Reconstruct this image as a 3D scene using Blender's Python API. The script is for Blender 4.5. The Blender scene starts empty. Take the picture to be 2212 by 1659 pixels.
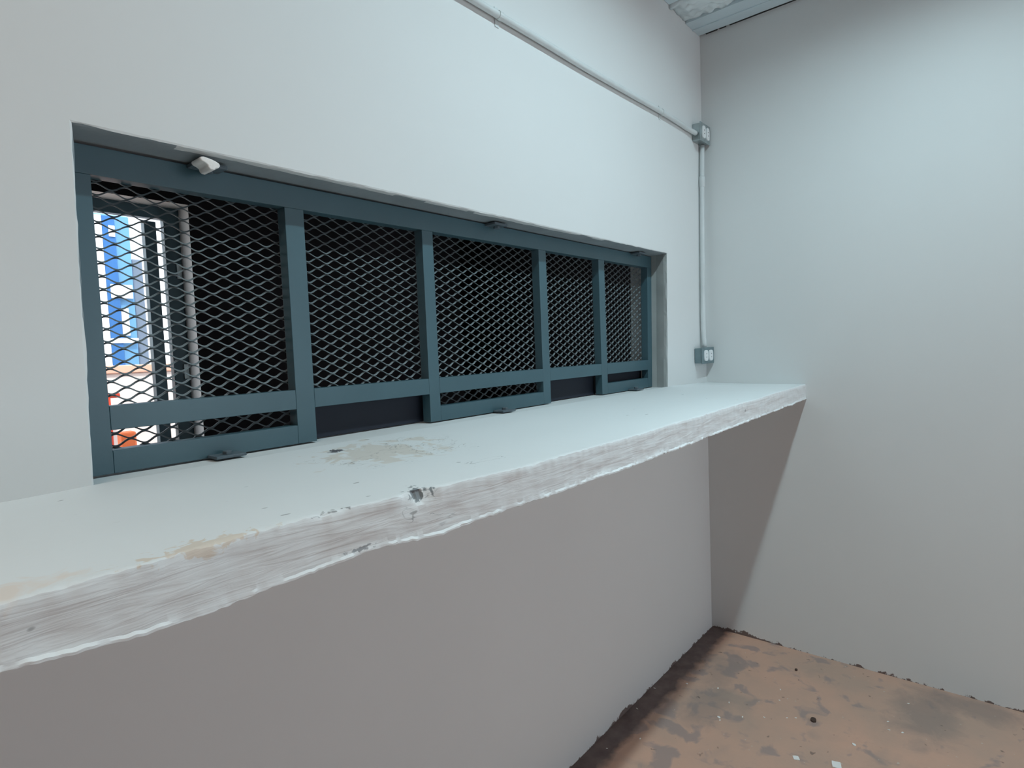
import bpy, bmesh, math, random
from mathutils import Vector, Matrix, noise

random.seed(7)
scene = bpy.context.scene
col = scene.collection

# ---------------------------------------------------------------- camera
# world: corner of the room at the origin, X along the window wall (negative to
# the left), Y through the window wall (room is at y<0), Z up, floor at z=0
CAM = Vector((-2.47376, -0.99633, 1.25))
cd = bpy.data.cameras.new('camera')
cam = bpy.data.objects.new('camera', cd)
col.objects.link(cam)
R = Matrix(((0.64206771, 0.07115632, -0.76333861),
            (-0.76559517, 0.00734947, -0.64328067),
            (-0.04016335, 0.99743810, 0.05919579)))
cam.matrix_world = Matrix.Translation(CAM) @ R.to_4x4()
cd.sensor_fit = 'HORIZONTAL'
cd.sensor_width = 36.0
cd.lens = 36.0 * 1283.948 / 2212.0
cd.clip_start = 0.01
scene.camera = cam

# ---------------------------------------------------------------- view, sky, sun
scene.view_settings.view_transform = 'Standard'
scene.view_settings.look = 'None'
scene.view_settings.gamma = 1.0
scene.view_settings.use_curve_mapping = False
scene.view_settings.exposure = 0.0

world = bpy.data.worlds.new('sky')
scene.world = world
world.use_nodes = True
wb = world.node_tree.nodes['Background']
wb.inputs[0].default_value = (0.78, 0.89, 1.0, 1)
wb.inputs[1].default_value = 2.6

sd = bpy.data.lights.new('sun', 'SUN')
sun = bpy.data.objects.new('sun', sd)
col.objects.link(sun)
sun.rotation_euler = (math.radians(38), 0, math.radians(-25))
sd.energy = 3.0
sd.angle = 0.01
sd.color = (1, 0.95, 0.87)

# added fill light behind the camera, set in an invented doorway
dd = bpy.data.lights.new('rear_fill_light', 'AREA')
dl = bpy.data.objects.new('rear_fill_light', dd)
col.objects.link(dl)
dd.shape = 'RECTANGLE'
dd.size, dd.size_y = 1.5, 2.0
dd.energy = 2.5
dd.color = (1.0, 0.91, 0.82)
dl.location = (-0.95, -3.45, 1.05)
dl.rotation_euler = (math.radians(90), 0, 0)      # faces +Y

# ceiling batten lamp and added warm fill: position, length, power, colour
LAMPS = [(Vector((-1.12, -0.915, 2.66)), 1.2, 20.0, (0.69, 0.95, 1.04), 'cool white batten lamp under the ceiling above the counter'),
         (Vector((-3.20, -0.915, 2.66)), 1.2, 10.0, (1.0, 0.90, 0.79), 'unseen warm fill lamp added under the ceiling at the left end of the room')]

# ---------------------------------------------------------------- materials
def mat(name, color, rough=0.7, metal=0.0, bump=0.0, bscale=60.0, var=0.0, vscale=4.0,
        stretch=(1, 1, 1), spec=0.3):
    m = bpy.data.materials.new(name)
    m.use_nodes = True
    nt = m.node_tree
    b = nt.nodes['Principled BSDF']
    b.inputs['Base Color'].default_value = (*color, 1)
    b.inputs['Roughness'].default_value = rough
    b.inputs['Metallic'].default_value = metal
    b.inputs['Specular IOR Level'].default_value = spec
    tc = nt.nodes.new('ShaderNodeTexCoord')
    mp = nt.nodes.new('ShaderNodeMapping')
    mp.inputs['Scale'].default_value = stretch
    nt.links.new(tc.outputs['Object'], mp.inputs[0])
    if var > 0:
        n = nt.nodes.new('ShaderNodeTexNoise')
        n.inputs['Scale'].default_value = vscale
        n.inputs['Detail'].default_value = 5
        nt.links.new(mp.outputs[0], n.inputs['Vector'])
        r = nt.nodes.new('ShaderNodeValToRGB')
        r.color_ramp.elements[0].position = 0.3
        r.color_ramp.elements[1].position = 0.7
        r.color_ramp.elements[0].color = (*[c * (1 - var) for c in color], 1)
        r.color_ramp.elements[1].color = (*[min(1, c * (1 + var)) for c in color], 1)
        nt.links.new(n.outputs['Fac'], r.inputs[0])
        nt.links.new(r.outputs[0], b.inputs['Base Color'])
    if bump > 0:
        n2 = nt.nodes.new('ShaderNodeTexNoise')
        n2.inputs['Scale'].default_value = bscale
        n2.inputs['Detail'].default_value = 6
        nt.links.new(mp.outputs[0], n2.inputs['Vector'])
        bp = nt.nodes.new('ShaderNodeBump')
        bp.inputs['Strength'].default_value = bump
        bp.inputs['Distance'].default_value = 0.004
        nt.links.new(n2.outputs['Fac'], bp.inputs['Height'])
        nt.links.new(bp.outputs[0], b.inputs['Normal'])
    return m


WALL = mat('white_wall_paint', (0.69, 0.70, 0.695), 0.65, bump=0.12, bscale=14, var=0.015, vscale=2.0)
BOUNCE = mat('unseen_bounce_brown', (0.30, 0.20, 0.16), 0.85, bump=0.3, bscale=20, var=0.12, vscale=3)  # unseen surfaces: brown chosen to damp and warm the bounced light
REVEAL = mat('grey_reveal_paint', (0.28, 0.31, 0.325), 0.6, bump=0.25, bscale=25, var=0.12, vscale=9)
JAMB = mat('grey_beige_jamb_paint', (0.42, 0.44, 0.43), 0.65, bump=0.25, bscale=20, var=0.10, vscale=8)
STEEL = mat('slate_steel_paint', (0.050, 0.108, 0.132), 0.40, bump=0.05, bscale=90, var=0.06, vscale=7, spec=0.6)
MESHM = mat('slate_mesh_paint', (0.16, 0.19, 0.20), 0.38, spec=0.5)
PLATE = mat('dark_steel_plate', (0.018, 0.022, 0.034), 0.6, var=0.1)
LUGM = mat('dull_steel', (0.10, 0.13, 0.15), 0.5, bump=0.4, bscale=120)
PLASTER = mat('white_plaster', (0.82, 0.79, 0.76), 0.8, bump=0.5, bscale=60)
CONDUIT = mat('white_painted_conduit', (0.62, 0.65, 0.65), 0.45, bump=0.15, bscale=40, var=0.05, vscale=12, spec=0.4)
GALV = mat('galvanised_steel', (0.42, 0.48, 0.49), 0.28, metal=0.85, bump=0.15, bscale=50, var=0.15, vscale=25)
OUTLETGREY = mat('grey_steel_box', (0.20, 0.27, 0.29), 0.4, metal=0.5, var=0.12, vscale=30)
RECEPT = mat('white_receptacle_plastic', (0.78, 0.79, 0.79), 0.35)
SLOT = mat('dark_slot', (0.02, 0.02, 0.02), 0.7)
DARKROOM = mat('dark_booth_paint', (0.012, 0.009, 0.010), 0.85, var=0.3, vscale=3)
BEAM = mat('blue_grey_beam_paint', (0.56, 0.66, 0.70), 0.7, bump=0.4, bscale=30, var=0.1, vscale=5, stretch=(1, 0.25, 1))
MORTAR = mat('flaking_paint_mortar', (0.68, 0.76, 0.78), 0.8, bump=0.8, bscale=22, var=0.18, vscale=9, stretch=(1, 0.5, 1))
FLAKE = mat('white_paint_flake', (0.80, 0.79, 0.76), 0.6)
BLUE_SHADED = mat('shaded_blue_paint', (0.045, 0.16, 0.40), 0.45, var=0.06)  # cabinet blue with the shade of its left face put into the colour
BLUE_LIT = mat('lit_blue_paint', (0.14, 0.33, 0.56), 0.45, var=0.06)  # same cabinet blue, painted lighter as its lit face
WHITE = mat('white_panel', (0.80, 0.80, 0.80), 0.5)
GREYBLUE = mat('grey_blue_paint', (0.17, 0.22, 0.29), 0.5, var=0.08)
PEACH = mat('peach_render', (0.78, 0.70, 0.66), 0.8, var=0.08)
COPING = mat('terracotta_coping', (0.80, 0.46, 0.34), 0.8, var=0.08)
RED = mat('red_paint', (0.55, 0.05, 0.02), 0.5)
ORANGE = mat('orange_plastic', (0.80, 0.18, 0.06), 0.5)
PAVE = mat('pale_paving', (0.62, 0.55, 0.50), 0.9, bump=0.2, var=0.1)
LAMPBODY = mat('lamp_housing', (0.8, 0.8, 0.8), 0.5)


def floor_material():
    m = bpy.data.materials.new('worn_brown_concrete')
    m.use_nodes = True
    nt = m.node_tree
    N, Lk = nt.nodes, nt.links
    b = N['Principled BSDF']
    b.inputs['Roughness'].default_value = 0.62
    b.inputs['Specular IOR Level'].default_value = 0.3
    tc = N.new('ShaderNodeTexCoord')

    def nz(scale, det=5, rough=0.55, dist=0.0, off=(0, 0, 0)):
        mp = N.new('ShaderNodeMapping')
        mp.inputs['Location'].default_value = off
        Lk.new(tc.outputs['Object'], mp.inputs[0])
        n = N.new('ShaderNodeTexNoise')
        n.inputs['Scale'].default_value = scale
        n.inputs['Detail'].default_value = det
        n.inputs['Roughness'].default_value = rough
        n.inputs['Distortion'].default_value = dist
        Lk.new(mp.outputs[0], n.inputs['Vector'])
        return n.outputs['Fac']

    def ramp(fac, p0, p1, c0=(0, 0, 0), c1=(1, 1, 1)):
        r = N.new('ShaderNodeValToRGB')
        r.color_ramp.elements[0].position = p0
        r.color_ramp.elements[1].position = p1
        r.color_ramp.elements[0].color = (*c0, 1)
        r.color_ramp.elements[1].color = (*c1, 1)
        Lk.new(fac, r.inputs[0])
        return r.outputs[0]

    def mix(fac, a, bb):
        x = N.new('ShaderNodeMix')
        x.data_type = 'RGBA'
        Lk.new(fac, x.inputs[0])
        for s, v in ((6, a), (7, bb)):
            if isinstance(v, tuple):
                x.inputs[s].default_value = (*v, 1)
            else:
                Lk.new(v, x.inputs[s])
        return x.outputs[2]

    def math_(op, a, bb):
        x = N.new('ShaderNodeMath')
        x.operation = op
        for s, v in ((0, a), (1, bb)):
            if isinstance(v, (int, float)):
                x.inputs[s].default_value = v
            else:
                Lk.new(v, x.inputs[s])
        return x.outputs[0]

    base = ramp(nz(2.6), 0.35, 0.68, (0.46, 0.325, 0.255), (0.62, 0.37, 0.27))
    sep = N.new('ShaderNodeSeparateXYZ')
    Lk.new(tc.outputs['Object'], sep.inputs[0])
    # grey stains, denser near the window wall
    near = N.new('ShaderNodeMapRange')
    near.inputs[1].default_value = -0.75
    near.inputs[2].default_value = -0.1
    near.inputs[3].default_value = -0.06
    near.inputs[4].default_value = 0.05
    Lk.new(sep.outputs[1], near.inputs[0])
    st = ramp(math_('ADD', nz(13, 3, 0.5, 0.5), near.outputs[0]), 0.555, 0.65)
    c = mix(math_('MULTIPLY', st, 0.62), base, (0.25, 0.22, 0.22))
    big = ramp(nz(4.5, 3, 0.6, 0.3, (3.1, 1.7, 0)), 0.58, 0.72)
    c = mix(math_('MULTIPLY', big, 0.55), c, (0.33, 0.265, 0.225))
    # larger grey dirt patches with soft ragged outlines
    for cx, cy, rx, ry, amt in ((-0.20, -0.79, 0.20, 0.11, 0.6), (-0.06, -0.90, 0.09, 0.16, 0.6), (-0.56, -0.20, 0.16, 0.09, 0.45), (-0.30, -0.16, 0.16, 0.07, 0.35)):
        mp = N.new('ShaderNodeMapping')
        mp.inputs['Location'].default_value = (-cx / rx, -cy / ry, 0)
        mp.inputs['Scale'].default_value = (1 / rx, 1 / ry, 0)
        Lk.new(tc.outputs['Object'], mp.inputs[0])
        ln = N.new('ShaderNodeVectorMath')
        ln.operation = 'LENGTH'
        Lk.new(mp.outputs[0], ln.inputs[0])
        d = math_('SUBTRACT', math_('ADD', nz(11, 5, 0.65, 0.4, (cx, cy, 0)), 0.25), math_('MULTIPLY', ln.outputs['Value'], 0.6))
        c = mix(math_('MULTIPLY', ramp(d, 0.12, 0.5), amt), c, (0.25, 0.205, 0.185))
    # small dark spots
    dk = ramp(nz(34, 2, 0.5, 0.2, (1, 5, 0)), 0.70, 0.74)
    c = mix(math_('MULTIPLY', dk, 0.6), c, (0.09, 0.07, 0.065))
    # pale paint splatter
    sp = ramp(nz(70, 1, 0.4, 0.0, (8, 2, 0)), 0.765, 0.80)
    c = mix(math_('MULTIPLY', sp, 0.7), c, (0.55, 0.5, 0.45))
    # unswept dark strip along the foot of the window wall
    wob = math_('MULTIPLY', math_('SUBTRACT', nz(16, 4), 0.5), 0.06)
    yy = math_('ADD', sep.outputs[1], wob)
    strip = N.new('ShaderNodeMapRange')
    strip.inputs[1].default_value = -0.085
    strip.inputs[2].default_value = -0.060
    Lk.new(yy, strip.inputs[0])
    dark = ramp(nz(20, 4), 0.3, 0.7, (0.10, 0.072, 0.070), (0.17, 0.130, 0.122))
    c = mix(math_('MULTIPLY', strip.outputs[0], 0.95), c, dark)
    Lk.new(c, b.inputs['Base Color'])
    bp = N.new('ShaderNodeBump')
    bp.inputs['Strength'].default_value = 0.3
    bp.inputs['Distance'].default_value = 0.004
    Lk.new(nz(45, 6), bp.inputs['Height'])
    Lk.new(bp.outputs[0], b.inputs['Normal'])
    return m


def counter_material():
    m = mat('rough_white_counter_paint', (0.72, 0.735, 0.735), 0.6)
    nt = m.node_tree
    N, Lk = nt.nodes, nt.links
    b = N['Principled BSDF']
    tc = N.new('ShaderNodeTexCoord')
    # trowel ripples running along the counter
    mp = N.new('ShaderNodeMapping')
    mp.inputs['Scale'].default_value = (0.22, 1.0, 2.4)
    Lk.new(tc.outputs['Object'], mp.inputs[0])
    n = N.new('ShaderNodeTexNoise')
    n.inputs['Scale'].default_value = 42
    n.inputs['Detail'].default_value = 4
    n.inputs['Distortion'].default_value = 0.6
    Lk.new(mp.outputs[0], n.inputs['Vector'])
    geo = N.new('ShaderNodeNewGeometry')
    sn = N.new('ShaderNodeSeparateXYZ')
    Lk.new(geo.outputs['True Normal'], sn.inputs[0])
    st = N.new('ShaderNodeMapRange')          # rough front face, trowelled top
    st.inputs[1].default_value = 0.2
    st.inputs[2].default_value = 0.8
    st.inputs[3].default_value = 0.32
    st.inputs[4].default_value = 0.10
    Lk.new(sn.outputs[2], st.inputs[0])
    bp = N.new('ShaderNodeBump')
    bp.inputs['Distance'].default_value = 0.006
    Lk.new(st.outputs[0], bp.inputs['Strength'])
    Lk.new(n.outputs['Fac'], bp.inputs['Height'])
    Lk.new(bp.outputs[0], b.inputs['Normal'])

    # worn patches (places where the paint has gone): distance to a few spots
    def blob(cen, rad, scale, p0, p1):
        mp2 = N.new('ShaderNodeMapping')
        mp2.vector_type = 'POINT'
        mp2.inputs['Location'].default_value = (-cen[0] / rad[0], -cen[1] / rad[1], -cen[2] / rad[2])
        mp2.inputs['Scale'].default_value = (1 / rad[0], 1 / rad[1], 1 / rad[2])
        Lk.new(tc.outputs['Object'], mp2.inputs[0])
        ln = N.new('ShaderNodeVectorMath')
        ln.operation = 'LENGTH'
        Lk.new(mp2.outputs[0], ln.inputs[0])
        nn = N.new('ShaderNodeTexNoise')
        nn.inputs['Scale'].default_value = scale
        nn.inputs['Detail'].default_value = 5
        nn.inputs['Distortion'].default_value = 1.0
        mp3 = N.new('ShaderNodeMapping')
        mp3.inputs['Scale'].default_value = (1.0, 1.0, 1.0)
        Lk.new(tc.outputs['Object'], mp3.inputs[0])
        Lk.new(mp3.outputs[0], nn.inputs['Vector'])
        a = N.new('ShaderNodeMath')
        a.operation = 'SUBTRACT'
        if p0 == 'crack':                     # thin wavy lines inside the spot
            mp3.inputs['Scale'].default_value = (0.35, 1.0, 1.0)
            nn.inputs['Detail'].default_value = 2
            d1 = N.new('ShaderNodeMath'); d1.operation = 'SUBTRACT'; d1.inputs[1].default_value = 0.5
            Lk.new(nn.outputs['Fac'], d1.inputs[0])
            d2 = N.new('ShaderNodeMath'); d2.operation = 'ABSOLUTE'
            Lk.new(d1.outputs[0], d2.inputs[0])
            d3 = N.new('ShaderNodeMapRange')
            d3.inputs[1].default_value = p1
            d3.inputs[2].default_value = p1 * 0.4
            Lk.new(d2.outputs[0], d3.inputs[0])
            d4 = N.new('ShaderNodeMapRange')
            d4.inputs[1].default_value = 1.0
            d4.inputs[2].default_value = 0.5
            Lk.new(ln.outputs['Value'], d4.inputs[0])
            br = N.new('ShaderNodeTexNoise')
            br.inputs['Scale'].default_value = 22
            Lk.new(tc.outputs['Object'], br.inputs['Vector'])
            d5 = N.new('ShaderNodeMapRange')
            d5.inputs[1].default_value = 0.50
            d5.inputs[2].default_value = 0.56
            Lk.new(br.outputs['Fac'], d5.inputs[0])
            m1 = N.new('ShaderNodeMath'); m1.operation = 'MULTIPLY'
            Lk.new(d3.outputs[0], m1.inputs[0]); Lk.new(d4.outputs[0], m1.inputs[1])
            m2 = N.new('ShaderNodeMath'); m2.operation = 'MULTIPLY'
            Lk.new(m1.outputs[0], m2.inputs[0]); Lk.new(d5.outputs[0], m2.inputs[1])
            return m2.outputs[0]
        Lk.new(nn.outputs['Fac'], a.inputs[0])
        mu = N.new('ShaderNodeMath')
        mu.operation = 'MULTIPLY'
        mu.inputs[1].default_value = 0.42
        Lk.new(ln.outputs['Value'], mu.inputs[0])
        Lk.new(mu.outputs[0], a.inputs[1])
        r = N.new('ShaderNodeMapRange')
        r.inputs[1].default_value = p0
        r.inputs[2].default_value = p1
        Lk.new(a.outputs[0], r.inputs[0])
        return r.outputs[0]

    cur = (0.72, 0.735, 0.735)
    for cen, rad, sc, p0, p1, c in (
            ((-1.80, -0.125, 1.075), (0.17, 0.13, 0.05), 26, 0.22, 0.30, (0.645, 0.61, 0.565)),
            ((-1.79, -0.14, 1.075), (0.19, 0.12, 0.05), 60, 'crack', 0.012, (0.22, 0.21, 0.20)),
            ((-1.745, -0.33, 1.070), (0.07, 0.03, 0.05), 40, 'crack', 0.010, (0.30, 0.31, 0.31)),
            ((-1.95, -0.41, 1.040), (0.06, 0.05, 0.03), 45, 'crack', 0.010, (0.30, 0.31, 0.32)),
            ((-1.864, -0.056, 1.078), (0.03, 0.02, 0.03), 60, 0.28, 0.34, (0.12, 0.12, 0.13)),
            ((-1.963, -0.405, 1.064), (0.026, 0.05, 0.013), 80, 0.24, 0.32, (0.22, 0.24, 0.25)),
            ((-2.096, -0.392, 1.069), (0.045, 0.012, 0.006), 60, 0.28, 0.36, (0.30, 0.30, 0.30)),
            ((-2.23, -0.382, 1.069), (0.10, 0.035, 0.02), 60, 0.28, 0.36, (0.66, 0.58, 0.50)),
            ((-2.39, -0.37, 1.069), (0.09, 0.05, 0.02), 30, 0.25, 0.45, (0.72, 0.64, 0.58)),
            ((-2.06, -0.40, 1.016), (0.04, 0.05, 0.006), 80, 0.26, 0.34, (0.30, 0.31, 0.32))):
        x = N.new('ShaderNodeMix')
        x.data_type = 'RGBA'
        Lk.new(blob(cen, rad, sc, p0, p1), x.inputs[0])
        if isinstance(cur, tuple):
            x.inputs[6].default_value = (*cur, 1)
        else:
            Lk.new(cur, x.inputs[6])
        x.inputs[7].default_value = (*c, 1)
        cur = x.outputs[2]
    # fine dark specks in the paint
    v = N.new('ShaderNodeTexNoise')
    v.inputs['Scale'].default_value = 55
    v.inputs['Detail'].default_value = 1
    mpv = N.new('ShaderNodeMapping')
    mpv.inputs['Scale'].default_value = (0.5, 1, 1)
    Lk.new(tc.outputs['Object'], mpv.inputs[0])
    Lk.new(mpv.outputs[0], v.inputs['Vector'])
    vr = N.new('ShaderNodeMapRange')
    vr.inputs[1].default_value = 0.775
    vr.inputs[2].default_value = 0.80
    vr.inputs[4].default_value = 0.6
    Lk.new(v.outputs['Fac'], vr.inputs[0])
    x = N.new('ShaderNodeMix')
    x.data_type = 'RGBA'
    Lk.new(vr.outputs[0], x.inputs[0])
    Lk.new(cur, x.inputs[6])
    x.inputs[7].default_value = (0.2, 0.2, 0.2, 1)
    Lk.new(x.outputs[2], b.inputs['Base Color'])
    return m


# ragged dirt line where the wall paint stops just above the floor
def add_foot_dirt(m):
    nt = m.node_tree
    N, Lk = nt.nodes, nt.links
    b = N['Principled BSDF']
    src = b.inputs['Base Color'].links[0].from_socket
    tc = N.new('ShaderNodeTexCoord')
    sp = N.new('ShaderNodeSeparateXYZ')
    Lk.new(tc.outputs['Object'], sp.inputs[0])
    n = N.new('ShaderNodeTexNoise')
    n.inputs['Scale'].default_value = 24
    n.inputs['Detail'].default_value = 6
    n.inputs['Roughness'].default_value = 0.7
    Lk.new(tc.outputs['Object'], n.inputs['Vector'])
    k = N.new('ShaderNodeMath'); k.operation = 'MULTIPLY_ADD'
    k.inputs[1].default_value = -0.075
    k.inputs[2].default_value = 0.037
    Lk.new(n.outputs['Fac'], k.inputs[0])
    n2 = N.new('ShaderNodeTexNoise')
    n2.inputs['Scale'].default_value = 3.1
    Lk.new(tc.outputs['Object'], n2.inputs['Vector'])
    k2 = N.new('ShaderNodeMath'); k2.operation = 'MULTIPLY_ADD'
    k2.inputs[1].default_value = -0.06
    Lk.new(n2.outputs['Fac'], k2.inputs[0]); Lk.new(k.outputs[0], k2.inputs[2])
    k3 = N.new('ShaderNodeMath'); k3.operation = 'ADD'; k3.inputs[1].default_value = 0.032
    Lk.new(k2.outputs[0], k3.inputs[0])
    a = N.new('ShaderNodeMath'); a.operation = 'ADD'
    Lk.new(sp.outputs[2], a.inputs[0]); Lk.new(k3.outputs[0], a.inputs[1])
    r = N.new('ShaderNodeMapRange')
    r.inputs[1].default_value = 0.005
    r.inputs[2].default_value = 0.002
    Lk.new(a.outputs[0], r.inputs[0])
    x = N.new('ShaderNodeMix'); x.data_type = 'RGBA'
    Lk.new(r.outputs[0], x.inputs[0]); Lk.new(src, x.inputs[6])
    x.inputs[7].default_value = (0.16, 0.12, 0.11, 1)
    Lk.new(x.outputs[2], b.inputs['Base Color'])


add_foot_dirt(WALL)
FLOOR = floor_material()
COUNTER = counter_material()

# ---------------------------------------------------------------- helpers
def obj(name, bm, m, parent=None, smooth=False, bevel=0.0, seg=2):
    me = bpy.data.meshes.new(name)
    bm.normal_update()
    bm.to_mesh(me)
    bm.free()
    for x in (m if isinstance(m, (list, tuple)) else (m,)):
        me.materials.append(x)
    o = bpy.data.objects.new(name, me)
    col.objects.link(o)
    if parent is not None:
        o.parent = parent
    if smooth:
        for p in me.polygons:
            p.use_smooth = True
    if bevel > 0:
        md = o.modifiers.new('bevel', 'BEVEL')
        md.width = bevel
        md.segments = seg
        md.limit_method = 'ANGLE'
    return o


def thing(name, label, cat, loc=(0, 0, 0), group=None):
    o = bpy.data.objects.new(name, None)
    o.empty_display_size = 0.05
    col.objects.link(o)
    o.location = loc
    tag(o, label, cat, group)
    return o


def tag(o, label, cat, group=None):
    o['label'] = label
    o['category'] = cat
    if group:
        o['group'] = group
    return o


def struct(name, bm, m, **k):
    o = obj(name, bm, m, **k)
    o['kind'] = 'structure'
    return o


def box(bm, x0, x1, y0, y1, z0, z1, off=(0, 0, 0), sh=0.0, zref=0.0):
    """box from bounds; sh leans it in x with height"""
    vs = []
    for z in (z0, z1):
        for x, y in ((x0, y0), (x1, y0), (x1, y1), (x0, y1)):
            vs.append(bm.verts.new((x + sh * (z - zref) - off[0], y - off[1], z - off[2])))
    for f in ((0, 3, 2, 1), (4, 5, 6, 7), (0, 1, 5, 4), (1, 2, 6, 5), (2, 3, 7, 6), (3, 0, 4, 7)):
        bm.faces.new([vs[i] for i in f])
    return vs


def bx(*a, **k):
    bm = bmesh.new()
    box(bm, *a, **k)
    return bm


def tube(bm, pts, r, n=12, cap=True):
    pts = [Vector(p) for p in pts]
    rings = []
    up = Vector((0.31, 0.17, 0.93)).normalized()
    for i, p in enumerate(pts):
        t = (pts[min(i + 1, len(pts) - 1)] - pts[max(i - 1, 0)]).normalized()
        a = t.cross(up)
        if a.length < 1e-3:
            a = t.cross(Vector((1, 0, 0)))
        a.normalize()
        b = t.cross(a)
        rr = r[i] if isinstance(r, (list, tuple)) else r
        rings.append([bm.verts.new(p + rr * (math.cos(2 * math.pi * k / n) * a + math.sin(2 * math.pi * k / n) * b)) for k in range(n)])
    for i in range(len(rings) - 1):
        for k in range(n):
            bm.faces.new((rings[i][k], rings[i][(k + 1) % n], rings[i + 1][(k + 1) % n], rings[i + 1][k]))
    if cap:
        bm.faces.new(rings[0][::-1])
        bm.faces.new(rings[-1])
    bmesh.ops.recalc_face_normals(bm, faces=bm.faces[:])


def nz(x, y=0.0, z=0.0, s=1.0):
    return noise.noise(Vector((x * s, y * s, z * s)))


# ---------------------------------------------------------------- room shell
RX0, RY0, ZC = -4.6, -3.5, 2.78
WT = 0.16                       # thickness of the window wall
# opening corners in the room face of the window wall (a little out of square)
O_TL, O_TR, O_BL, O_BR = (-2.211, 1.586), (-0.356, 1.584), (-2.220, 1.078), (-0.376, 1.079)


def window_wall():
    bm = bmesh.new()
    ns = {'b': 120, 'r': 40, 't': 150, 'l': 40}

    def loop_pts(d, jit, seed):
        """points round the opening, d metres outside it"""
        bl = Vector((O_BL[0] - d, O_BL[1] - d)); br = Vector((O_BR[0] + d, O_BR[1] - d))
        tr = Vector((O_TR[0] + d, O_TR[1] + d)); tl = Vector((O_TL[0] - d, O_TL[1] + d))
        out = []
        for a, b, n, ax in ((bl, br, ns['b'], 1), (br, tr, ns['r'], 0), (tr, tl, ns['t'], 1), (tl, bl, ns['l'], 0)):
            for i in range(n):
                p = a.lerp(b, i / n)
                if i:
                    j = jit * (nz(p.x + seed, p.y, seed, 17) + 0.6 * nz(p.x, p.y, seed, 55))
                    p[ax] += j
                out.append(p)
        return out

    def outer():
        c = [Vector((RX0, 0)), Vector((0.1, 0)), Vector((0.1, ZC)), Vector((RX0, ZC))]
        out = []
        for a, b, n in ((c[0], c[1], ns['b']), (c[1], c[2], ns['r']), (c[2], c[3], ns['t']), (c[3], c[0], ns['l'])):
            for i in range(n):
                out.append(a.lerp(b, i / n))
        return out

    loops = [(outer(), 0.0), (loop_pts(0.05, 0, 1), 0.0), (loop_pts(0.0035, 0.0012, 2), 0.0),
             (loop_pts(0.0008, 0.0022, 3), 0.0012), (loop_pts(0.0, 0.0018, 4), 0.005),
             (loop_pts(0.0, 0.0012, 5), 0.014), (loop_pts(0.0, 0.0, 6), 0.05),
             (loop_pts(0.0, 0.0, 7), WT), (outer(), WT)]
    vl = []
    for pts, y in loops:
        sp = 0.010 * min(1.0, max(0.0, y - 0.014) / 0.039) if len(vl) in (6, 7) else 0.0
        vl.append([bm.verts.new((p.x + sp * (p.x + 2.2) / 1.85, y + (0 if y not in (0.005, 0.014) else 0.007 * abs(nz(p.x, p.y, 9, 7))), p.y)) for p in pts])
    n = len(vl[0])
    for k in range(len(vl) - 1):
        for i in range(n):
            f = bm.faces.new((vl[k][i], vl[k][(i + 1) % n], vl[k + 1][(i + 1) % n], vl[k + 1][i]))
            # grey reveal; along most of the head the white paint laps over its edge
            if k in (3, 4, 5, 6) and i >= ns['b']:
                on_head = ns['b'] + ns['r'] <= i < ns['b'] + ns['r'] + ns['t']
                if not (k in (3, 4) and on_head and (-0.8 > vl[k][i].co.x > -2.07) and nz(vl[k][i].co.x, 0, 3, 6) < 0.25 + 0.25 * (k == 3)):
                    f.material_index = 2 if i < ns['b'] + ns['r'] else 1
    for i in range(n):
        bm.faces.new((vl[-1][i], vl[-1][(i + 1) % n], vl[0][(i + 1) % n], vl[0][i]))
    bmesh.ops.recalc_face_normals(bm, faces=bm.faces[:])
    return bm


struct('wall_window', window_wall(), (WALL, REVEAL, JAMB))
struct('wall_right', bx(0, 0.16, RY0 - 0.16, 0, -0.1, ZC), WALL)
struct('wall_left', bx(RX0 - 0.16, RX0, RY0 - 0.16, 0, -0.1, ZC), BOUNCE)
# wall behind the camera with an invented doorway for the fill light
bm = bmesh.new()
DX0, DX1, DZ = -1.75, -0.15, 2.12
box(bm, RX0, DX0, RY0 - 0.16, RY0, -0.1, ZC)
box(bm, DX1, 0, RY0 - 0.16, RY0, -0.1, ZC)
box(bm, DX0, DX1, RY0 - 0.16, RY0, DZ, ZC)
struct('wall_rear', bm, BOUNCE)
struct('floor', bx(RX0, 0, RY0, 0, -0.1, 0), FLOOR)
struct('ceiling', bx(RX0, 0, RY0, 0, ZC, ZC + 0.12), BOUNCE)

# ---------------------------------------------------------------- dark booth behind the grille
BX0, BX1, BY = -3.4, 0.45, 1.9
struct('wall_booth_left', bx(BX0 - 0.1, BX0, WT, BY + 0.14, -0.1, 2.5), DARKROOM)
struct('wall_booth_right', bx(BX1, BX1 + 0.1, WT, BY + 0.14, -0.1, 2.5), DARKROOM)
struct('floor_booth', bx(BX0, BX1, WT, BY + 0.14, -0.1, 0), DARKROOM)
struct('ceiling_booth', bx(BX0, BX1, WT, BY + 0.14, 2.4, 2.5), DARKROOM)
# far wall of the booth: dark inside, pale plaster round the doorway in it
EX0, EX1, EZ = -2.35, -1.29, 1.967
bm = bmesh.new()
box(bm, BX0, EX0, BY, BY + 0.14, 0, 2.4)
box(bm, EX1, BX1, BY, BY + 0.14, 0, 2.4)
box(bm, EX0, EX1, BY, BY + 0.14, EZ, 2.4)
bm.normal_update()
for f in bm.faces:
    c = f.calc_center_median()
    if abs(c.x - EX1) < 1e-3 or abs(c.x - EX0) < 1e-3 or (abs(c.z - EZ) < 1e-3) or c.y > BY + 0.13:
        f.material_index = 1
struct('wall_booth_far', bm, (DARKROOM, PLASTER))
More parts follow.
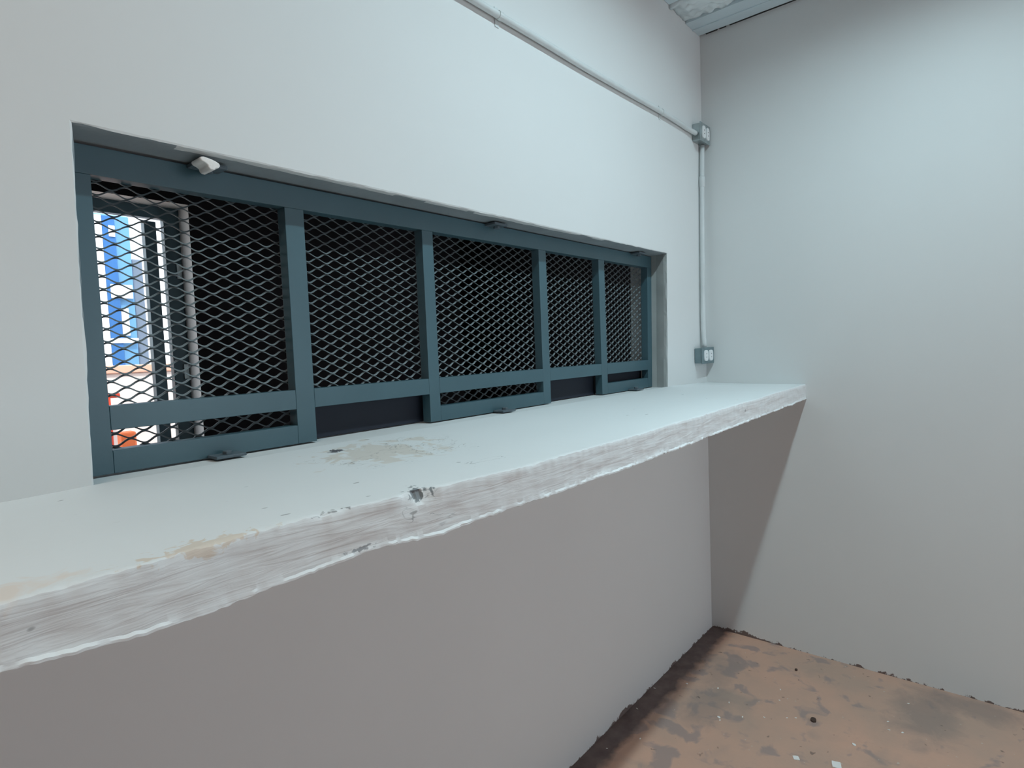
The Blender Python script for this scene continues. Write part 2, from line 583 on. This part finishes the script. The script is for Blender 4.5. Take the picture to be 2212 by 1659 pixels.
# dark steel door frame set in that doorway
fy0, fy1 = BY + 0.11, BY + 0.15
df = bx(EX0, EX1, fy0, fy1, 1.911, EZ)
box(df, -1.358, EX1, fy0, fy1, 0, 1.911)
box(df, EX0, EX0 + 0.06, fy0, fy1, 0, 1.911)
d = struct('door_1', df, STEEL, bevel=0.002)
obj('door_post', bx(-1.440, -1.391, fy0, fy1, 0, 1.895), STEEL, d, bevel=0.002)
obj('door_hinge', bx(-1.318, -1.294, fy0 - 0.008, fy0, 1.64, 1.71), GALV, d, bevel=0.002)
obj('door_hinge', bx(-1.318, -1.294, fy0 - 0.008, fy0, 1.17, 1.24), GALV, d, bevel=0.002)

# ---------------------------------------------------------------- outside, seen through the booth doorway
struct('ground', bx(-9, 9, BY + 0.14, 14, -0.25, -0.1), PAVE)
c = thing('storage_cabinet', 'tall blue metal cabinet with white patches, outside behind the left mesh panel', 'cabinet', (-1.0, 4.0, -0.1))
off = (-1.0, 4.0, -0.1)
obj('body', bx(-1.32, -0.855, 4.0, 4.6, -0.1, 2.335, off=off), BLUE_LIT, c, bevel=0.01)
obj('door', bx(-1.037, -0.957, 3.975, 4.0, 0.0, 2.32, off=off), BLUE_SHADED, c, bevel=0.006)  # darker blue stands in for the cabinet's shaded left face
obj('white_edge', bx(-1.29, -1.037, 3.975, 4.0, 0.0, 2.32, off=off), WHITE, c, bevel=0.004)
obj('white_patch', bx(-1.015, -0.875, 3.965, 3.975, 1.73, 1.83, off=off), WHITE, c, bevel=0.003)
obj('white_patch', bx(-0.955, -0.905, 3.985, 4.0, 1.46, 1.66, off=off), WHITE, c, bevel=0.003)
obj('white_patch', bx(-1.04, -0.86, 3.965, 3.975, 1.405, 1.44, off=off), WHITE, c, bevel=0.003)
obj('white_patch', bx(-1.00, -0.96, 3.965, 3.975, 2.17, 2.25, off=off), WHITE, c, bevel=0.003)
tag(obj('grey_locker', bx(-0.852, -0.78, 4.02, 4.5, -0.1, 2.03), GREYBLUE, bevel=0.01),
    'grey blue metal locker standing right of the blue cabinet outside', 'locker')
struct('wall_outside', bx(-4, 3.0, 5.0, 5.15, -0.1, 2.6), WHITE)
bm = bx(-3.2, -0.55, 3.3, 3.45, -0.1, 1.195)
pp = tag(obj('parapet', bm, PEACH, bevel=0.01), 'low peach rendered parapet wall in front of the blue cabinet outside', 'low wall')
obj('coping', bx(-3.2, -0.55, 3.28, 3.47, 1.195, 1.245), COPING, pp, bevel=0.005)
bm = bmesh.new()
tube(bm, [(-3.0, 3.2, 1.09), (-0.9, 3.2, 1.09)], 0.014)
h = thing('handrail', 'thin red handrail outside in front of the peach parapet', 'handrail', (-2, 3.2, -0.1))
bm2 = bmesh.new(); tube(bm2, [(-1.0, 0, 1.162), (0.76, 0, 1.162)], 0.014); obj('rail', bm2, RED, h, smooth=True)
bm.free()
for px in (-0.9, 0.7):
    b3 = bmesh.new(); tube(b3, [(px, 0, 0), (px, 0, 1.155)], 0.012); obj('post', b3, RED, h, smooth=True)
bm = bx(-1.335, -1.255, 2.9, 2.98, -0.1, 0.86)
tag(obj('bollard', bm, ORANGE, bevel=0.012), 'bright orange bollard outside, seen through the lower left slot', 'bollard')

# ---------------------------------------------------------------- counter
def lerp_tab(tab, x):
    for (a, va), (b, vb) in zip(tab, tab[1:]):
        if x <= b:
            t = max(0.0, (x - a) / (b - a))
            return va + (vb - va) * t
    return tab[-1][1]


FRONT = [(-4.6, -0.395), (-2.39, -0.398), (-2.29, -0.396), (-2.2, -0.390), (-2.1, -0.391), (-2.02, -0.400), (-1.78, -0.424), (-1.38, -0.426), (-0.7, -0.408), (0.0, -0.390)]
BACKZ = [(-4.6, 1.076), (-2.6, 1.078), (-2.3, 1.079), (-2.2, 1.0815), (-0.4, 1.0835), (-0.27, 1.0815), (0.0, 1.0745)]
BOTZ = [(-4.6, 1.012), (-2.393, 1.0165), (-2.348, 1.0112), (-2.297, 1.0048), (-2.235, 1.0020), (-2.16, 1.0045), (-2.03, 1.0092), (-1.93, 1.0055), (-1.81, 1.0100), (-1.55, 1.0102), (0.0, 1.0104)]


def counter_mesh():
    bm = bmesh.new()
    rings = []
    xs = []
    x = RX0
    while x < -2.55:
        xs.append(x); x += 0.02
    while x < -0.001:
        xs.append(x); x += 0.003
    xs.append(-0.0005)
    for x in xs:
        fy = lerp_tab(FRONT, x) + 0.0025 * nz(x, 1, 0, 7) + 0.001 * nz(x, 2, 0, 40)
        bz = lerp_tab(BACKZ, x)
        tz = 1.0690 + 0.0015 * nz(x, 3, 0, 6)
        botz = lerp_tab(BOTZ, x) + 0.0028 * nz(x, 4, 0, 11) + 0.0016 * nz(x, 5, 0, 38) + 0.0016 * nz(x, 5, 4, 105)
        e1 = 0.0036 * (nz(x, 6, 0, 30) + 0.8 * nz(x, 6, 2, 85) + 0.5 * nz(x, 6, 5, 150))
        e2 = 0.0032 * (nz(x, 7, 0, 26) + 0.7 * nz(x, 7, 2, 80))
        # broken edge near the middle of the front arris
        chip = max(0.0, 1 - abs(x + 1.965) / 0.030) * (0.6 + 0.6 * abs(nz(x, 8, 0, 120)))
        chip2 = 0.6 * max(0.0, 1 - abs(x + 2.096) / 0.03)
        lip = max(0.0004, 0.0035 * nz(x, 9, 0, 7) + 0.0022 + 0.0025 * nz(x, 9, 3, 45) + 0.0015 * nz(x, 9, 6, 120))
        prof = [(-0.0002, bz)]
        for t in (0.05, 0.12, 0.2, 0.3, 0.4, 0.5, 0.6, 0.7, 0.8, 0.88, 0.94, 0.975):
            y = fy * t
            z = bz + (tz - bz) * min(1, t * 2.2)
            prof.append((y, z + 0.0012 * nz(x, y, 0, 9) + 0.0003 * nz(x, y, 4, 45)))
        prof.append((fy + 0.004 + e2 * 0.4 + 0.012 * chip, tz + e1 * 0.3 - 0.002 * chip2))
        prof.append((fy + 0.0012 + e2 * 0.6 + 0.014 * chip + 0.004 * chip2, tz - 0.0012 + e1 * 0.5 - 0.006 * chip - 0.003 * chip2))
        prof.append((fy + 0.0002 + e2 * 0.6 + 0.013 * chip + 0.003 * chip2, tz - 0.0040 + e1 * 0.3 - 0.008 * chip))
        prof.append((fy + e2 * 0.3 + 0.009 * chip, tz - 0.010 - 0.006 * chip))
        for t in (0.3, 0.42, 0.54, 0.66, 0.78):
            z = tz + (botz - tz) * t
            prof.append((fy + 0.0020 * nz(x * 0.6, z * 2.2, 1, 30) + 0.0012 * nz(x * 0.5, z * 2, 1, 85), z))
        prof.append((fy - 0.0003, botz + 0.0055))
        prof.append((fy - lip, botz + 0.0030))
        prof.append((fy - lip, botz + 0.0005))
        prof.append((fy + 0.002, botz - 0.0006))
        prof.append((fy + 0.03, botz + 0.002))
        prof.append((-0.0002, 1.009))
        rings.append([bm.verts.new((x, y, z)) for y, z in prof])
    n = len(rings[0])
    for a, b in zip(rings, rings[1:]):
        for k in range(n):
            bm.faces.new((a[k], a[(k + 1) % n], b[(k + 1) % n], b[k]))
    bm.faces.new(rings[0][::-1])
    bm.faces.new(rings[-1])
    bmesh.ops.recalc_face_normals(bm, faces=bm.faces[:])
    for ed in bm.edges:
        if len(ed.link_faces) == 2 and ed.calc_face_angle(0) > 0.55:
            ed.smooth = False
    return bm


ct = obj('counter', counter_mesh(), COUNTER, smooth=True)
tag(ct, 'long rough white plastered concrete counter below the mesh window', 'counter')

# ---------------------------------------------------------------- steel grille in the opening
D = 0.070                    # front plane of the frame inside the opening
DB = D + 0.027               # back plane
FB, FT = 1.0815, 1.5815      # bottom and top of the frame
GX = -1.25
g = thing('security_grille', 'slate grey steel frame with expanded metal mesh panels in the wall opening', 'window grille', (GX, D, FB))
go = (GX, D, FB)
XL, XR = -2.212, -0.353
rail_t0, mid_t, mid_b, bot_t = 1.538, 1.1865, 1.1490, 1.1175
mul = [(-1.862, -1.822), (-1.5155, -1.4815), (-1.0635, -1.0275), (-0.732, -0.695)]
SH = 0.018 / 0.50            # the frame leans a touch at its right end


def rail(name, x0, x1, z0, z1, y0=D, y1=DB, m=STEEL, sh=0.0, bevel=0.0008):
    return obj(name, bx(x0, x1, y0, y1, z0, z1, off=go, sh=sh, zref=1.33), m, g, bevel=bevel)


rail('top_rail', XL, XR + 0.010, rail_t0, FT)
rail('left_stile', XL, -2.175, FB, rail_t0 - 0.0002)
rail('right_stile', XR - 0.036, XR, FB, rail_t0 - 0.0002, sh=SH)
for i, (a, b) in enumerate(mul):
    rail('mullion', a, b, FB, rail_t0 - 0.0002)
edges = [-2.175] + [v for ab in mul for v in ab] + [XR - 0.036]
bays = [(edges[2 * i], edges[2 * i + 1]) for i in range(5)]
e = 0.0002
for i, (a, b) in enumerate(bays):
    rail('middle_rail', a + e, b - e - (0.004 if i == 4 else 0), mid_b, mid_t)
    if i in (0, 2, 4):
        rail('bottom_rail', a + e, b - e - (0.010 if i == 4 else 0), FB, bot_t)
    else:
        # dark plate closing the pass-through from behind
        rail('pass_through_plate', a - 0.012, b + 0.012, FB, mid_b + 0.015, y0=DB + 0.012, y1=DB + 0.016, m=PLATE, bevel=0)
rail('slot_plate', bays[4][0] - 0.01, bays[4][1] + 0.01, bot_t - 0.015, mid_b + 0.015, y0=DB + 0.012, y1=DB + 0.016, m=PLATE, bevel=0)

PX, PZ = 0.0420, 0.0208      # diamond pitch of the expanded metal


def mesh_panel(x0, x1, z0, z1, ph):
    """flattened expanded metal: wavy strands that touch at the knots"""
    bm = bmesh.new()
    ST = 8
    hw, ht = 0.0014, 0.0011
    k0 = int(math.floor(z0 / (PZ / 2)))
    k1 = int(math.ceil(z1 / (PZ / 2)))
    dx = PX / (2 * ST)
    n = int((x1 - x0) / dx)
    for k in range(k0, k1):
        zc = 0.0065 + (k + 0.5) * PZ / 2
        if zc - PZ / 4 < z0 or zc + PZ / 4 > z1:
            continue
        prev = None
        for i in range(n + 1):
            x = x0 + i * dx
            u = ((x - ph) / PX + (0.5 if k % 2 else 0.0)) % 1.0
            tri = 1 - 4 * abs(u - 0.5)                     # -1..1
            w = math.sin(tri * math.pi / 2) * 0.8 + tri * 0.2
            z = zc + w * (PZ / 4 - hw * 0.45)
            y = DB + 0.003 + 0.0016 * w                     # strands are set slightly on edge
            s = 0.0013
            vs = [bm.verts.new((x - go[0], y - ht - s - go[1], z - hw - go[2])), bm.verts.new((x - go[0], y + ht - s - go[1], z - hw - go[2])),
                  bm.verts.new((x - go[0], y + ht + s - go[1], z + hw - go[2])), bm.verts.new((x - go[0], y - ht + s - go[1], z + hw - go[2]))]
            if prev:
                for q in range(4):
                    bm.faces.new((prev[q], prev[(q + 1) % 4], vs[(q + 1) % 4], vs[q]))
            prev = vs
    bmesh.ops.recalc_face_normals(bm, faces=bm.faces[:])
    return bm


for i, (a, b) in enumerate(bays):
    zlo = bot_t - 0.012 if i in (0, 2) else mid_t - 0.012
    obj('mesh_panel', mesh_panel(a - 0.012, b + 0.012, zlo, rail_t0 + 0.014, -2.1405 + 0.004 * i), MESHM, g)

# fixing lugs with bolts, above and below
for (x, top) in ((-2.009, True), (-1.268, True), (-0.483, True), (-2.009, False), (-1.265, False), (-0.53, False)):
    z = 1.5790 if top else 1.0828
    lz0, lz1 = (z - 0.004, z + 0.0025) if top else (z - 0.0012, z + 0.004)
    bm = bx(x - 0.026, x + 0.026, 0.034, D, lz0, lz1, off=go)
    lug = obj('mounting_lug', bm, LUGM, g, bevel=0.0012)
    bm = bmesh.new()
    tube(bm, [(x - go[0], 0.051 - go[1], (lz0 - 0.007 if top else lz1 - 0.0005) - go[2]), (x - go[0], 0.051 - go[1], (lz0 if top else lz1 + 0.006) - go[2])], 0.0085, n=6)
    obj('bolt', bm, LUGM, lug, bevel=0.001)
    if top and x < -1.9:
        # lump of white plaster smeared over the first upper lug
        out = [(-.0185, .0105), (-.0125, .0120), (-.001, .0105), (.009, .0080), (.0165, .0045), (.0185, .0000), (.0145, -.0050), (.0085, -.0065),
               (.0060, -.0105), (-.0010, -.0100), (-.0045, -.0065), (-.0055, -.0020), (-.0105, .0012), (-.0165, .0035), (-.0190, .0070)]
        bm = bmesh.new()
        A = [bm.verts.new((x - 0.0155 + px * 0.84 - go[0], 0.004 - go[1], 1.5695 + pz * 0.84 - go[2])) for px, pz in out]
        B = [bm.verts.new((v.co.x, 0.040 - go[1], v.co.z)) for v in A]
        bm.faces.new(A)
        bm.faces.new(B[::-1])
        for q in range(len(A)):
            bm.faces.new((A[q], B[q], B[(q + 1) % len(A)], A[(q + 1) % len(A)]))
        bmesh.ops.recalc_face_normals(bm, faces=bm.faces[:])
        o = obj('plaster_lump', bm, PLASTER, lug, bevel=0.003, seg=3)
        o['label'] = 'white plaster lump on the lug'

# ---------------------------------------------------------------- conduits
def make_conduit(name, label, pts, straps, couplings, r=0.0092):
    base = Vector(pts[0])
    t = thing(name, label, 'conduit', base, 'painted conduit pipes')
    bm = bmesh.new()
    tube(bm, [Vector(p) - base for p in pts], r, n=14)
    obj('pipe', bm, CONDUIT, t, smooth=True)
    for p, ax in couplings:
        p = Vector(p) - base
        bm = bmesh.new()
        dv = Vector((0.022, 0, 0)) if ax == 'x' else Vector((0, 0, 0.022))
        tube(bm, [p - dv, p - dv * 0.9, p + dv * 0.9, p + dv], [r * 1.1, r * 1.28, r * 1.28, r * 1.1], n=14)
        obj('coupling', bm, CONDUIT, t, smooth=True)
    for p, ax in straps:
        p = Vector(p) - base
        bm = bmesh.new()
        hw_ = Vector((0.007, 0, 0)) if ax == 'x' else Vector((0, 0, 0.007))
        tube(bm, [p - hw_, p + hw_], r * 1.18, n=14)
        if ax == 'x':
            box(bm, p.x - 0.007, p.x + 0.007, p.y + 0.0095, p.y + 0.0112, p.z - 0.024, p.z + 0.024)
        else:
            box(bm, p.x - 0.024, p.x + 0.024, p.y + 0.0095, p.y + 0.0112, p.z - 0.007, p.z + 0.007)
        obj('strap', bm, CONDUIT, t)
    return t


hp = []
x = RX0 + 0.02
while x < -0.16:
    hp.append((x, -0.0115 - 0.001 * nz(x, 0, 0, 3), lerp_tab([(-4.6, 2.078), (-1.33, 2.080), (-0.88, 2.081), (-0.39, 2.0905), (-0.23, 2.0895), (-0.1, 2.085)], x) + 0.001 * nz(x, 1, 0, 4)))
    x += 0.03
hp += [(-0.140, -0.0135, 2.0865), (-0.115, -0.017, 2.0845), (-0.1045, -0.018, 2.0835)]
make_conduit('electrical_conduit', 'white painted conduit pipe running high along the window wall', hp,
             [((-1.296, -0.0115, 2.080), 'x'), ((-0.392, -0.0115, 2.0905), 'x')], [])
vp = []
z = 2.0535
while z > 1.30:
    vp.append((lerp_tab([(1.2, -0.061), (1.35, -0.060), (1.51, -0.055), (1.9, -0.040), (2.06, -0.030)], z) + 0.0016 * nz(z, 3, 0, 7), -0.0130 - 0.001 * nz(z, 5, 0, 5), z))
    z -= 0.03
vp += [(-0.060, -0.0145, 1.27), (-0.0605, -0.017, 1.24), (-0.0605, -0.018, 1.2245)]
make_conduit('electrical_conduit', 'white painted conduit pipe dropping down the room corner between two outlet boxes', vp, [],
             [((-0.039, -0.013, 1.905), 'z')])

# ---------------------------------------------------------------- outlet boxes
def outlet(x0, x1, d, z0, z1, label, mbody, mplate):
    base = Vector(((x0 + x1) / 2, 0, z0))
    t = thing('outlet_box', label, 'outlet', base, 'corner outlet boxes')
    w = (x1 - x0) / 2
    hgt = z1 - z0
    obj('box_body', bx(-w + 0.004, w - 0.004, -d + 0.004, -0.0003, 0.003, hgt - 0.003), mbody, t, bevel=0.003)
    pl = obj('cover_plate', bx(-w, w, -d, -d + 0.0038, 0, hgt), mplate, t, bevel=0.0015)
    for s in (-1, 1):
        bm = bmesh.new()
        pts = []
        cx_ = s * w * 0.40
        a, hh = w * 0.30, hgt * 0.33
        for j in range(24):
            q = 2 * math.pi * j / 24
            cc, ss = math.cos(q), math.sin(q)
            # rounded receptacle outline
            px = cx_ + a * math.copysign(abs(cc) ** 0.6, cc)
            pz = hgt * 0.5 + hh * math.copysign(abs(ss) ** 0.6, ss)
            pts.append((px, pz))
        A = [bm.verts.new((px, -d - 0.0045, pz)) for px, pz in pts]
        B = [bm.verts.new((px, -d + 0.001, pz)) for px, pz in pts]
        bm.faces.new(A)
        for j in range(24):
            bm.faces.new((A[j], B[j], B[(j + 1) % 24], A[(j + 1) % 24]))
        bmesh.ops.recalc_face_normals(bm, faces=bm.faces[:])
        rc = obj('receptacle', bm, RECEPT, t, bevel=0.0008)
        for dz in (-1, 1):
            obj('slot', bx(cx_ - 0.004, cx_ + 0.004, -d - 0.0049, -d - 0.0044, hgt * 0.5 + dz * 0.007 - 0.001, hgt * 0.5 + dz * 0.007 + 0.001), SLOT, rc)
    bm = bmesh.new()
    tube(bm, [(0, -d - 0.0012, hgt / 2), (0, -d + 0.001, hgt / 2)], 0.003, n=10)
    obj('screw', bm, GALV, pl)
    return t


outlet(-0.104, -0.004, 0.037, 2.054, 2.128, 'shiny steel outlet box high in the corner where the two conduits meet', GALV, GALV)
outlet(-0.130, -0.005, 0.035, 1.1565, 1.2240, 'dull grey outlet box low in the corner just above the counter', OUTLETGREY, OUTLETGREY)

# ---------------------------------------------------------------- beam against the right wall
BZ = 2.502
bt = thing('ceiling_beam', 'rough blue grey painted beam under the ceiling against the right wall', 'beam', (-0.18, -1.0, BZ))
bo = (-0.18, -1.0, BZ)


def beam_slab(x0, x1, z0, z1, amp, sc, seed):
    """long slab along y with an uneven underside and arris"""
    bm = bmesh.new()
    rings = []
    nx = 22
    y = -0.001
    ys = []
    while y > -1.1:
        ys.append(y); y -= 0.012
    ys += [-1.4, -2.0, RY0 + 0.01]
    for y in ys:
        prof = []
        for k in range(nx + 1):
            x = x0 + (x1 - x0) * k / nx
            ee = 1.0
            jx = amp * 0.8 * nz(y, seed, 0, 20) if k == 0 else 0
            prof.append((x + jx, z0 + amp * ee * (nz(x, y, seed, sc) + 0.5 * nz(x, y, seed, sc * 2.6))))
        prof += [(x1, z1), (x0, z1)]
        rings.append([bm.verts.new((px - bo[0], y - bo[1], pz - bo[2])) for px, pz in prof])
    n = len(rings[0])
    for a, b in zip(rings, rings[1:]):
        for k in range(n):
            bm.faces.new((a[k], a[(k + 1) % n], b[(k + 1) % n], b[k]))
    bm.faces.new(rings[0]); bm.faces.new(rings[-1][::-1])
    bmesh.ops.recalc_face_normals(bm, faces=bm.faces[:])
    return bm


obj('beam_board', beam_slab(-0.142, -0.013, BZ, ZC - 0.01, 0.0012, 9, 1), BEAM, bt)
obj('board_ridge', beam_slab(-0.078, -0.070, BZ - 0.004, BZ + 0.006, 0.0008, 12, 5), BEAM, bt)
obj('mortar_face', beam_slab(-0.290, -0.143, BZ + 0.006, ZC - 0.01, 0.012, 34, 2), MORTAR, bt, smooth=True)
obj('upper_slab', beam_slab(-0.42, -0.291, BZ + 0.014, ZC - 0.01, 0.004, 8, 3), BEAM, bt)

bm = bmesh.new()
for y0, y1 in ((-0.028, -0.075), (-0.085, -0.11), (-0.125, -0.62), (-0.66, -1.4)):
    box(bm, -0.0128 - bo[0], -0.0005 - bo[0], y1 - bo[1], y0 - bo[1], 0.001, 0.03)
obj('gap_shade', bm, SLOT, bt)  # black strip standing in for the shade in the gap behind the beam

# ---------------------------------------------------------------- lamp and added warm fill under the ceiling (above the frame)
for pos, ln, pw, colr, lab in LAMPS:
    lt = thing('ceiling_lamp', lab, 'lamp', pos, 'ceiling batten lamps')
    obj('housing', bx(-ln / 2 - 0.02, ln / 2 + 0.02, -0.035, 0.035, 0.03, ZC - pos.z - 0.001), LAMPBODY, lt, bevel=0.004)
    ad = bpy.data.lights.new('tube_light', 'AREA')
    al = bpy.data.objects.new('tube_light', ad)
    col.objects.link(al)
    al.parent = lt
    ad.shape = 'RECTANGLE'
    ad.size, ad.size_y = ln, 0.05
    ad.spread = math.radians(155)
    ad.energy = pw
    ad.color = colr
    al.location = (0, 0, 0.02)

# ---------------------------------------------------------------- litter on the floor
def scrap(name, label, cat, x, y, w, l, rot, m=FLAKE, group=None, seed=0, n=10, hgt=0.0015, curl=0.002):
    bm = bmesh.new()
    pts = []
    for j in range(n):
        q = 2 * math.pi * j / n
        rr = 1 / max(abs(math.cos(q)), abs(math.sin(q))) if n == 8 else 1.0
        rr = min(rr, 1.3) * (1 + 0.22 * nz(j, seed, 0.3, 1.7))
        px, py = w * rr * math.cos(q), l * rr * math.sin(q)
        pts.append((px * math.cos(rot) - py * math.sin(rot), px * math.sin(rot) + py * math.cos(rot)))
    T = [bm.verts.new((px, py, hgt + curl * abs(nz(px * 60, py * 60, seed)))) for px, py in pts]
    B = [bm.verts.new((px, py, 0.0002)) for px, py in pts]
    bm.faces.new(T); bm.faces.new(B[::-1])
    for j in range(n):
        bm.faces.new((T[j], B[j], B[(j + 1) % n], T[(j + 1) % n]))
    bmesh.ops.recalc_face_normals(bm, faces=bm.faces[:])
    o = obj(name, bm, m)
    o.location = (x, y, 0)
    return tag(o, label, cat, group)


scrap('paper_scrap', 'small square white paper scrap on the brown floor near the bottom edge', 'scrap', -0.659, -0.514, 0.0085, 0.0085, 0.5, seed=1, n=8)
scrap('paper_scrap', 'larger rounded white scrap at the bottom edge of the floor', 'scrap', -0.620, -0.614, 0.014, 0.012, 0.3, seed=2, n=8)
DARKSPOT = mat('dark_pebble', (0.07, 0.045, 0.035), 0.7)
scrap('pebble', 'dark brown oval pebble on the floor right of the paint flakes', 'pebble', -0.4408, -0.510, 0.011, 0.009, 0.2, m=DARKSPOT, seed=3, n=14, hgt=0.005)
scrap('pebble', 'tiny black pebble on the floor close to the right wall', 'pebble', -0.156, -0.384, 0.006, 0.005, 0.2, m=DARKSPOT, seed=4, n=12, hgt=0.004)
fl = [(1553, 1550), (1555, 1556), (1604, 1549), (1651, 1550), (1684, 1513), (1686, 1490), (1484, 1477), (1551, 1487), (1575, 1518),
      (1700, 1551), (1719, 1551), (1383, 1596), (1311, 1617), (1962, 1520), (1918, 1559), (1920, 1577), (1950, 1583), (1845, 1609), (1376, 1531), (1414, 1487)]


def on_floor(px, py):
    r = R @ Vector((px - 1106, -(py - 829.5), -1283.948))
    t = -CAM.z / r.z
    return CAM.x + r.x * t, CAM.y + r.y * t


for i, (px, py) in enumerate(fl):
    x, y = on_floor(px, py)
    big = i in (0, 17)
    scrap('paint_flake', 'tiny white paint flake scattered on the brown floor', 'paint flake', x, y,
          0.0065 if big else random.uniform(0.003, 0.005), 0.0045 if big else random.uniform(0.0015, 0.003),
          random.uniform(0, 3), group='paint flakes on the floor', seed=10 + i, n=9, hgt=0.001, curl=0.003)
